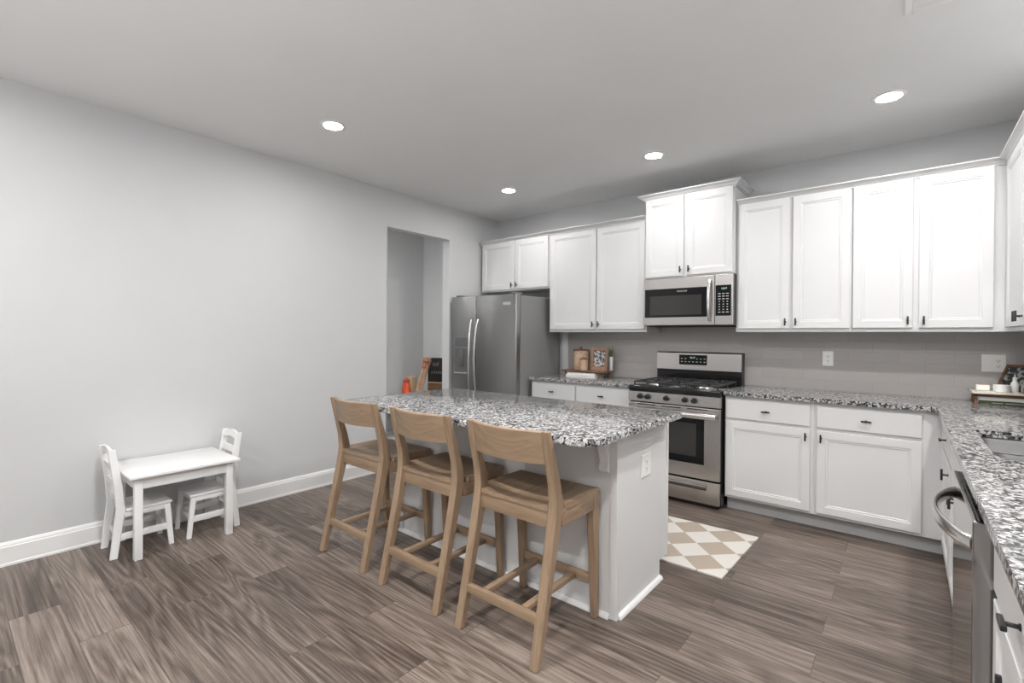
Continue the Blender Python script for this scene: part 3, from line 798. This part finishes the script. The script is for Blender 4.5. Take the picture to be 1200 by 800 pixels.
# ================================================================== STOOLS
def make_stool():
    t = thing('counter_stool', '', 'stool', (0, 0, 0), 0, 'oak counter stools at the island')
    for s in (-1, 1):
        x = s * 0.214
        q = MB().post([(x, -0.212, 0.004, 0.040, 0.038), (x, -0.165, 0.20, 0.042, 0.043), (x, -0.110, 0.44, 0.043, 0.050), (x, -0.080, 0.575, 0.043, 0.060), (x, -0.074, 0.625, 0.042, 0.060),
                       (x, -0.086, 0.70, 0.041, 0.050), (x, -0.122, 0.83, 0.040, 0.038), (x, -0.150, 0.935, 0.038, 0.030)])
        lg = q.build('leg', 'oak_z', t)
        MB().lathe([(0.0, 0.0), (0.014, 0.0), (0.016, 0.003), (0.016, 0.0055), (0, 0.0055)], c=(x, -0.212, 0), n=16).build('glide', 'rubber', lg)
        q = MB().post([(x, 0.256, 0.004, 0.034, 0.034), (x, 0.246, 0.25, 0.040, 0.040), (x, 0.230, 0.545, 0.044, 0.050), (x, 0.228, 0.590, 0.044, 0.050)])
        lg = q.build('leg', 'oak_z', t)
        MB().lathe([(0.0, 0.0), (0.013, 0.0), (0.015, 0.003), (0.015, 0.0055), (0, 0.0055)], c=(x, 0.256, 0), n=16).build('glide', 'rubber', lg)
        MB().box(x - 0.018 , -0.052, 0.522, x + 0.018, 0.206, 0.592, 0.003).build('side_rail', 'oak_y', t)
        MB().box(s * 0.110 - 0.014, -0.152, 0.165, s * 0.110 + 0.014, 0.234, 0.190, 0.003).build('stretcher', 'oak_y', t)
    MB().box(-0.194, -0.094, 0.518, 0.194, -0.070, 0.592, 0.003).build('rear_rail', 'oak_x', t)
    MB().box(-0.194, 0.212, 0.530, 0.194, 0.240, 0.590, 0.003).build('front_rail', 'oak_x', t)
    MB().box(-0.195, -0.187, 0.155, 0.195, -0.158, 0.192, 0.003).build('rear_stretcher', 'oak_x', t)
    MB().box(-0.195, 0.238, 0.160, 0.195, 0.262, 0.200, 0.003).build('front_stretcher', 'oak_x', t)
    # scooped seat
    q = MB(); nx, ny = 20, 14; grid = []
    def top(x, y):
        e = (1 - (abs(x) / 0.236) ** 2.2)
        f = math.sin(max(0, min(1, (y + 0.10) / 0.30)) * PI) ** 0.8 if -0.10 < y < 0.20 else 0
        return 0.614 - 0.020 * e * (0.55 + 0.45 * f) * (1 if y < 0.20 else max(0, 1 - (y - 0.20) / 0.06))
    vt, vb = [], []
    for j in range(ny + 1):
        y = -0.100 + j / ny * 0.356
        half = 0.236 if y > -0.035 else 0.190
        vt.append([q.bm.verts.new((-half + 2 * half * i / nx, y, top(-half + 2 * half * i / nx, y))) for i in range(nx + 1)])
        vb.append([q.bm.verts.new((-half + 2 * half * i / nx, y, 0.590)) for i in range(nx + 1)])
    for j in range(ny):
        for i in range(nx):
            q.bm.faces.new((vt[j][i], vt[j][i + 1], vt[j + 1][i + 1], vt[j + 1][i]))
            q.bm.faces.new((vb[j][i], vb[j + 1][i], vb[j + 1][i + 1], vb[j][i + 1]))
    for j in range(ny):
        q.bm.faces.new((vt[j][0], vt[j + 1][0], vb[j + 1][0], vb[j][0])); q.bm.faces.new((vt[j][nx], vb[j][nx], vb[j + 1][nx], vt[j + 1][nx]))
    for i in range(nx):
        q.bm.faces.new((vt[0][i], vb[0][i], vb[0][i + 1], vt[0][i + 1])); q.bm.faces.new((vt[ny][i], vt[ny][i + 1], vb[ny][i + 1], vb[ny][i]))
    q.build('seat', 'oak_y', t)
    # curved backrest
    q = MB(); rings = []
    for k in range(17):
        x = -0.196 + k / 16 * 0.392; bul = -0.042 * (1 - (x / 0.196) ** 2)
        rings.append([Vector((x, -0.130 + bul + a, z)) for a, z in ((0.016, 0.795), (-0.002, 0.795), (-0.026, 0.930), (-0.022, 0.936), (-0.012, 0.936), (-0.008, 0.930))])
    q.loft(rings); q.build('backrest', 'oak_x', t)
    return t
st = make_stool()
for i, (x, y, rz, lab) in enumerate(((1.400, -2.752, 0.0, 'pale oak counter stool farthest from the viewer, nearest the left wall'),
                                 (2.012, -2.757, 0.0, 'pale oak counter stool in the middle of the row of three at the island'),
                                 (2.600, -2.757, 0.0, 'pale oak counter stool nearest the viewer, beside the island end panel'))):
    o = st if i == 0 else copy_tree(st)
    o.location = (x, y, 0); o.rotation_euler = (0, 0, rz); o['label'] = lab

# ================================================================== CHILDREN'S TABLE AND CHAIRS
t = thing('play_table', 'small low white wooden children table against the left wall', 'table', (0.275, -3.485, 0))
MB().box(-0.255, -0.295, 0.482, 0.255, 0.295, 0.500, 0.004).build('tabletop', 'white', t)
for sx in (-1, 1):
    for sy in (-1, 1):
        MB().box(sx * 0.200 - 0.020, sy * 0.243 - 0.020, 0.0, sx * 0.200 + 0.020, sy * 0.243 + 0.020, 0.4815, 0.002).build('leg', 'white', t)
for sx in (-1, 1):
    MB().box(sx * 0.206 - 0.008, -0.223, 0.412, sx * 0.206 + 0.008, 0.223, 0.4815, 0.001).build('apron', 'white', t)
for sy in (-1, 1):
    MB().box(-0.180, sy * 0.250 - 0.008, 0.412, 0.180, sy * 0.250 + 0.008, 0.4815, 0.001).build('apron', 'white', t)
def make_kid_chair():
    t = thing('play_chair', '', 'chair', (0, 0, 0), 0, 'small white children chairs')
    for s in (-1, 1):
        x = s * 0.118
        MB().post([(x, -0.150, 0.0, 0.024, 0.036), (x, -0.128, 0.20, 0.024, 0.042), (x, -0.118, 0.285, 0.024, 0.044), (x, -0.130, 0.42, 0.024, 0.040), (x, -0.162, 0.640, 0.022, 0.036)], 0.003).build('leg', 'white', t)
        MB().post([(x, 0.136, 0.0, 0.024, 0.026), (x, 0.112, 0.262, 0.024, 0.032)], 0.003).build('leg', 'white', t)
        MB().box(x - 0.009, -0.100, 0.232, x + 0.009, 0.100, 0.264, 0.002).build('side_rail', 'white', t)
        MB().box(x - 0.008, -0.120, 0.100, x + 0.008, 0.118, 0.138, 0.002).build('side_stretcher', 'white', t)
    MB().box(-0.108, -0.128, 0.100, 0.108, -0.114, 0.138, 0.002).build('stretcher', 'white', t)
    MB().box(-0.108, 0.108, 0.100, 0.108, 0.122, 0.138, 0.002).build('stretcher', 'white', t)
    MB().box(-0.108, 0.100, 0.232, 0.108, 0.114, 0.264, 0.002).build('front_rail', 'white', t)
    MB().box(-0.135, -0.095, 0.265, 0.135, 0.136, 0.281, 0.004).build('seat', 'white', t)
    def rail(z0, z1, arch, name):
        q = MB(); rings = []
        for k in range(13):
            x = -0.106 + k / 12 * 0.212; c_ = arch * (math.cos(PI * x / 0.212)); yb = lambda z: -0.130 - (z - 0.42) * 0.145
            rings.append([Vector((x, yb(z) + a, z)) for a, z in ((0.008, z0 + c_ * 0.9), (-0.008, z0 + c_ * 0.9), (-0.008, z1 + c_), (0.008, z1 + c_))])
        q.loft(rings); return q.build(name, 'white', t)
    rail(0.590, 0.632, 0.018, 'top_rail'); rail(0.505, 0.545, 0.0, 'back_slat'); rail(0.410, 0.445, 0.0, 'back_slat'); rail(0.310, 0.345, 0.0, 'back_slat')
    return t
kc = make_kid_chair()
kc.location = (0.245, -3.668, 0); kc['label'] = 'small white wooden children chair at the left end of the low table'
k2 = copy_tree(kc); k2.location = (0.250, -3.302, 0); k2.rotation_euler = (0, 0, PI); k2['label'] = 'small white wooden children chair tucked in at the right end of the low table'

# ================================================================== RUG
q = MB(); pts = [(3.172, -1.742), (3.200, -1.020), (2.02, -1.062), (2.02, -1.735)]
q.loft([[Vector((x, y, 0.0)) for x, y in pts], [Vector((x, y, 0.006)) for x, y in pts], [Vector((x * 0.9985 + 0.004, y * 0.998 - 0.003, 0.008)) for x, y in pts]])
tag(q.build('floor_rug', 'rug', smooth=False), 'flat woven rug with beige and cream diamond checks in front of the stove', 'rug')

# ================================================================== COUNTER DECOR, LEFT OF THE STOVE
CT = 0.914
t = thing('wooden_riser', 'dark brown wooden riser stand on the counter left of the stove', 'stand', (1.405, -0.195, CT))
MB().box(-0.245, -0.115, 0.052, 0.245, 0.105, 0.068, 0.003).build('top', 'walnut', t)
for s in (-1, 1):
    for y in (-0.085, 0.080):
        MB().post([(s * 0.205, y, 0.0, 0.030, 0.022), (s * 0.205, y, 0.018, 0.022, 0.018), (s * 0.205, y, 0.040, 0.026, 0.020), (s * 0.205, y, 0.052, 0.034, 0.022)], 0.003).build('leg', 'walnut', t)
for k, (z0, z1, x0, x1) in enumerate(((0.0, 0.022, 1.225, 1.565), (0.0222, 0.044, 1.235, 1.560))):
    t = thing('book', 'white book lying flat under the dark wooden riser, ' + ('lower of the two' if k == 0 else 'upper of the two'), 'book', (x0, -0.33 + k * 0.008, CT + z0), 0, 'white books under the riser')
    MB().box(0, 0, 0, x1 - x0, 0.19, 0.003, 0.001).box(0, 0, z1 - z0 - 0.003, x1 - x0, 0.19, z1 - z0, 0.001).box(0, 0.185, 0.003, x1 - x0, 0.19, z1 - z0 - 0.003).build('cover', 'plastic', t, smooth=False)
    MB().box(0.003, 0.003, 0.0032, x1 - x0 - 0.003, 0.184, z1 - z0 - 0.0032).build('pages', 'paper', t, smooth=False)
t = thing('canister', 'round tan patterned canister with dark lid, on the wooden riser', 'canister', (1.316, -0.172, CT + 0.0682))
MB().lathe([(0, 0), (0.076, 0), (0.080, 0.006), (0.080, 0.190), (0.078, 0.194), (0, 0.194)], n=36).build('body', 'basket', t)
l_ = MB().lathe([(0, 0.194), (0.082, 0.194), (0.082, 0.206), (0.066, 0.212), (0, 0.214)], n=36).build('lid', 'walnut', t)
MB().lathe([(0, 0.214), (0.012, 0.214), (0.009, 0.222), (0.014, 0.232), (0.010, 0.240), (0, 0.241)], n=16).build('knob', 'walnut', l_)
t = thing('small_jar', 'small round tan jar standing in front of the larger canister', 'jar', (1.408, -0.268, CT + 0.0682))
MB().lathe([(0, 0), (0.038, 0), (0.041, 0.004), (0.041, 0.108), (0, 0.108)], n=30).build('body', 'straw', t)
MB().lathe([(0, 0.108), (0.042, 0.108), (0.042, 0.120), (0.02, 0.124), (0.012, 0.134), (0, 0.135)], n=30).build('lid', 'walnut', t)
t = thing('picture_frame', 'small upright brown wooden frame with a grey portrait photo', 'picture frame', (1.530, -0.190, CT + 0.0685))
t.rotation_euler = (math.radians(-9), 0, 0)
for (x0, z0, x1, z1) in ((-0.098, 0, -0.066, 0.236), (0.066, 0, 0.098, 0.236), (-0.066, 0, 0.066, 0.040), (-0.066, 0.204, 0.066, 0.236)):
    MB().box(x0, -0.010, z0, x1, 0.008, z1, 0.002).build('frame_side', 'frame_wood', t, smooth=False)
MB().box(-0.066, 0.0, 0.040, 0.066, 0.006, 0.204).build('print', 'photo', t, smooth=False)
t = thing('small_plant', 'small greenery in a pale pot behind the brown photo frame', 'plant', (1.635, -0.115, CT + 0.0685))
MB().lathe([(0, 0), (0.014, 0), (0.019, 0.01), (0.021, 0.14), (0.019, 0.14), (0.017, 0.02), (0, 0.02)], n=20).build('pot', 'paper', t)
q = MB(); rr = random.Random(3)
for k in range(16):
    a = rr.uniform(0, 2 * PI); h = rr.uniform(0.05, 0.11); o_ = rr.uniform(0.01, 0.035)
    p0 = Vector((0, 0, 0.12)); p2 = Vector((math.cos(a) * o_, math.sin(a) * o_, 0.14 + h)); w_ = Vector((-math.sin(a), math.cos(a), 0)) * 0.006
    m_ = (p0 + p2) / 2 + Vector((0, 0, 0.01))
    vs = [q.bm.verts.new(p) for p in (p0, m_ - w_, p2, m_ + w_)]; q.bm.faces.new(vs)
    vs2 = [q.bm.verts.new(p + Vector((0, 0, 0.0015))) for p in (p0, m_ - w_, p2, m_ + w_)]; q.bm.faces.new(vs2)
q.build('leaves', 'leaf', t)

# ================================================================== COUNTER DECOR, RIGHT CORNER
t = thing('tray_stand', 'low wooden stand with a pale top on the corner counter', 'stand', (4.47, -0.185, CT))
MB().box(-0.205, -0.130, 0.068, 0.235, 0.110, 0.082, 0.004).build('top', 'tray_top', t)
MB().box(-0.190, -0.090, 0.050, 0.220, -0.078, 0.0675, 0.001).build('apron', 'walnut', t, smooth=False)
MB().box(-0.190, 0.088, 0.050, 0.220, 0.100, 0.0675, 0.001).build('apron', 'walnut', t, smooth=False)
for x in (-0.190, 0.208):
    for y in (-0.090, 0.088):
        MB().box(x, y, 0.0, x + 0.014, y + 0.012, 0.0675, 0.001).build('leg', 'walnut', t, smooth=False)
t = thing('book', 'green covered book lying flat under the low stand in the corner', 'book', (4.300, -0.262, CT), 0, 'books under the corner stand')
MB().box(0, 0, 0, 0.34, 0.20, 0.004, 0.001).box(0, 0, 0.020, 0.34, 0.20, 0.024, 0.001).box(0, 0.0, 0.004, 0.34, 0.004, 0.020).build('cover', 'green', t, smooth=False)
MB().box(0.003, 0.0042, 0.0042, 0.337, 0.196, 0.0198).build('pages', 'paper', t, smooth=False)
q = MB()
for x0, x1 in ((0.06, 0.11), (0.12, 0.20), (0.25, 0.29)): q.box(x0, -0.0006, 0.010, x1, 0.0, 0.014)
q.build('spine_print', 'key', t, smooth=False)
t = thing('book', 'white book lying on the green book under the low stand', 'book', (4.302, -0.258, CT + 0.0242), 0, 'books under the corner stand')
MB().box(0, 0, 0, 0.335, 0.19, 0.003, 0.001).box(0, 0, 0.021, 0.335, 0.19, 0.024, 0.001).box(0, 0, 0.003, 0.335, 0.004, 0.021).build('cover', 'plastic', t, smooth=False)
MB().box(0.003, 0.0042, 0.0032, 0.332, 0.187, 0.0208).build('pages', 'paper', t, smooth=False)
SZ = CT + 0.0825
t = thing('leaning_picture', 'dark framed picture leaning against the tile in the right corner', 'picture frame', (4.500, -0.206, SZ + 0.006))
t.rotation_euler = (math.radians(-35), 0, math.radians(-35))
for (x0, z0, x1, z1) in ((-0.135, 0, -0.120, 0.190), (0.120, 0, 0.135, 0.190), (-0.120, 0, 0.120, 0.015), (-0.120, 0.175, 0.120, 0.190)):
    MB().box(x0, -0.010, z0, x1, 0.006, z1, 0.003).build('frame_side', 'walnut', t, smooth=False)
MB().box(-0.120, -0.002, 0.015, 0.120, 0.004, 0.175).build('print', 'photo2', t, smooth=False)
t = thing('square_dish', 'small square white dish at the left end of the corner stand', 'dish', (4.325, -0.180, SZ))
MB().box(-0.032, -0.032, 0.0, 0.032, 0.032, 0.036, 0.005).build('dish', 'plastic', t)
MB().box(-0.026, -0.026, 0.0362, 0.026, 0.026, 0.037).build('inside', 'tan', t, smooth=False)
t = thing('round_bowl', 'round white straight sided bowl at the front of the corner stand', 'bowl', (4.405, -0.248, SZ))
MB().lathe([(0, 0), (0.034, 0), (0.038, 0.004), (0.039, 0.044), (0.036, 0.044), (0.034, 0.008), (0, 0.007)], n=36).build('bowl', 'plastic', t)
t = thing('small_bottle', 'small white bottle behind the round white bowl', 'bottle', (4.463, -0.232, SZ))
MB().lathe([(0, 0), (0.018, 0), (0.019, 0.004), (0.019, 0.055), (0.009, 0.072), (0.008, 0.078), (0, 0.078)], n=20).build('body', 'plastic', t)
MB().lathe([(0, 0.078), (0.010, 0.078), (0.010, 0.094), (0.003, 0.096), (0.003, 0.112), (0, 0.112)], n=16).build('cap', 'paper', t)
t = thing('glass_jar', 'clear glass jar holding a wooden stick on the corner stand', 'jar', (4.512, -0.276, SZ))
MB().lathe([(0, 0), (0.026, 0), (0.028, 0.005), (0.028, 0.060), (0.020, 0.070), (0.020, 0.078), (0.017, 0.078), (0.017, 0.068), (0.025, 0.058), (0.025, 0.006), (0, 0.005)], n=28).build('jar', 'glass', t)
MB().tube([(0.0, 0.0, 0.008), (0.008, 0.01, 0.09), (0.018, 0.02, 0.160)], [0.005, 0.005, 0.006], 8).build('stick', 'tray_top', t)

# ================================================================== BEYOND THE DOORWAY
CZ = 0.60
t = thing('console_table', 'low white console beyond the doorway, holding the orange bottle and black sign', 'table', (-0.64, -0.95, 0))
MB().box(-0.29, -0.52, CZ - 0.022, 0.29, 0.52, CZ, 0.003).build('top', 'white', t)
for sx in (-1, 1):
    for sy in (-1, 1):
        MB().post([(sx * 0.26, sy * 0.48, 0, 0.035, 0.035), (sx * 0.26, sy * 0.48, CZ - 0.022, 0.042, 0.042)], 0.003).build('leg', 'white', t)
MB().box(-0.24, -0.46, 0.14, 0.24, 0.46, 0.16, 0.002).build('shelf', 'white', t)
t = thing('orange_bottle', 'bright orange glass bottle beyond the doorway', 'bottle', (-0.62, -0.925, CZ))
MB().lathe([(0, 0), (0.056, 0), (0.060, 0.008), (0.054, 0.030), (0.048, 0.120), (0.044, 0.150), (0.036, 0.160), (0, 0.160)], n=24).build('body', 'orange', t)
MB().lathe([(0, 0.160), (0.040, 0.160), (0.042, 0.195), (0.026, 0.212), (0.010, 0.222), (0, 0.222)], n=24).build('cap', 'red', t)
t = thing('tan_box', 'upright tan card box between the orange bottle and straw bundle', 'box', (-0.69, -0.79, CZ))
MB().box(-0.05, -0.035, 0, 0.05, 0.035, 0.225, 0.002).box(-0.052, -0.037, 0.205, 0.052, 0.037, 0.228, 0.001).build('box', 'tan', t, smooth=False)
t = thing('straw_bundle', 'leaning bundle of straw tied with a red ribbon beside the black sign', 'decoration', (-0.545, -0.79, CZ))
rr = random.Random(5); q = MB()
for k in range(70):
    a = rr.uniform(0, 2 * PI); r0 = rr.uniform(0, 0.038); r1 = rr.uniform(0.0, 0.055)
    base_ = Vector((math.cos(a) * r0 - 0.03, math.sin(a) * r0, 0.0)); mid = Vector((0.045 + math.cos(a) * r0 * 1.1, 0.02 + math.sin(a) * r0, 0.26)); top_ = Vector((0.075 + math.cos(a) * r1, 0.05 + math.sin(a) * r1, 0.44 + rr.uniform(-0.05, 0.03)))
    q.tube([base_, mid, top_], 0.0055, 5)
q.build('stalks', 'straw', t)
MB().lathe([(0.030, -0.014), (0.034, -0.010), (0.034, 0.010), (0.030, 0.014)], n=20, c=(0.058, 0.033, 0.35)).build('ribbon', 'red', t)
MB().box(0.06, 0.0, 0.405, 0.15, 0.02, 0.425, 0.004).build('bow', 'red', t)
t = thing('chalkboard_sign', 'small black lettered sign standing beyond the doorway', 'sign', (-0.475, -0.585, CZ))
t.rotation_euler = (0, 0, math.radians(20))
MB().box(-0.115, -0.008, 0.16, 0.165, 0.008, 0.455, 0.002).build('board', 'chalk', t, smooth=False)
MB().box(-0.115, -0.012, 0.145, 0.165, 0.010, 0.1605, 0.001).build('ledge', 'tan', t, smooth=False)
MB().box(-0.115, -0.008, 0.0, 0.165, 0.008, 0.145, 0.002).build('lower_board', 'walnut', t, smooth=False)
q = MB(); rr = random.Random(9)
for x0, z, h_, k_ in ((-0.045, 0.355, 0.055, 4), (-0.065, 0.262, 0.040, 7)):   # illegible chalk lettering
    for i in range(k_):
        x = x0 + i * 0.022; hh = h_ * rr.uniform(0.6, 1.0)
        q.box(x, -0.0090, z, x + 0.004, -0.0079, z + hh)
        if i % 2: q.box(x, -0.0090, z + hh * 0.5, x + 0.014, -0.0079, z + hh * 0.5 + 0.004)
q.build('lettering', 'chalkink', t, smooth=False)
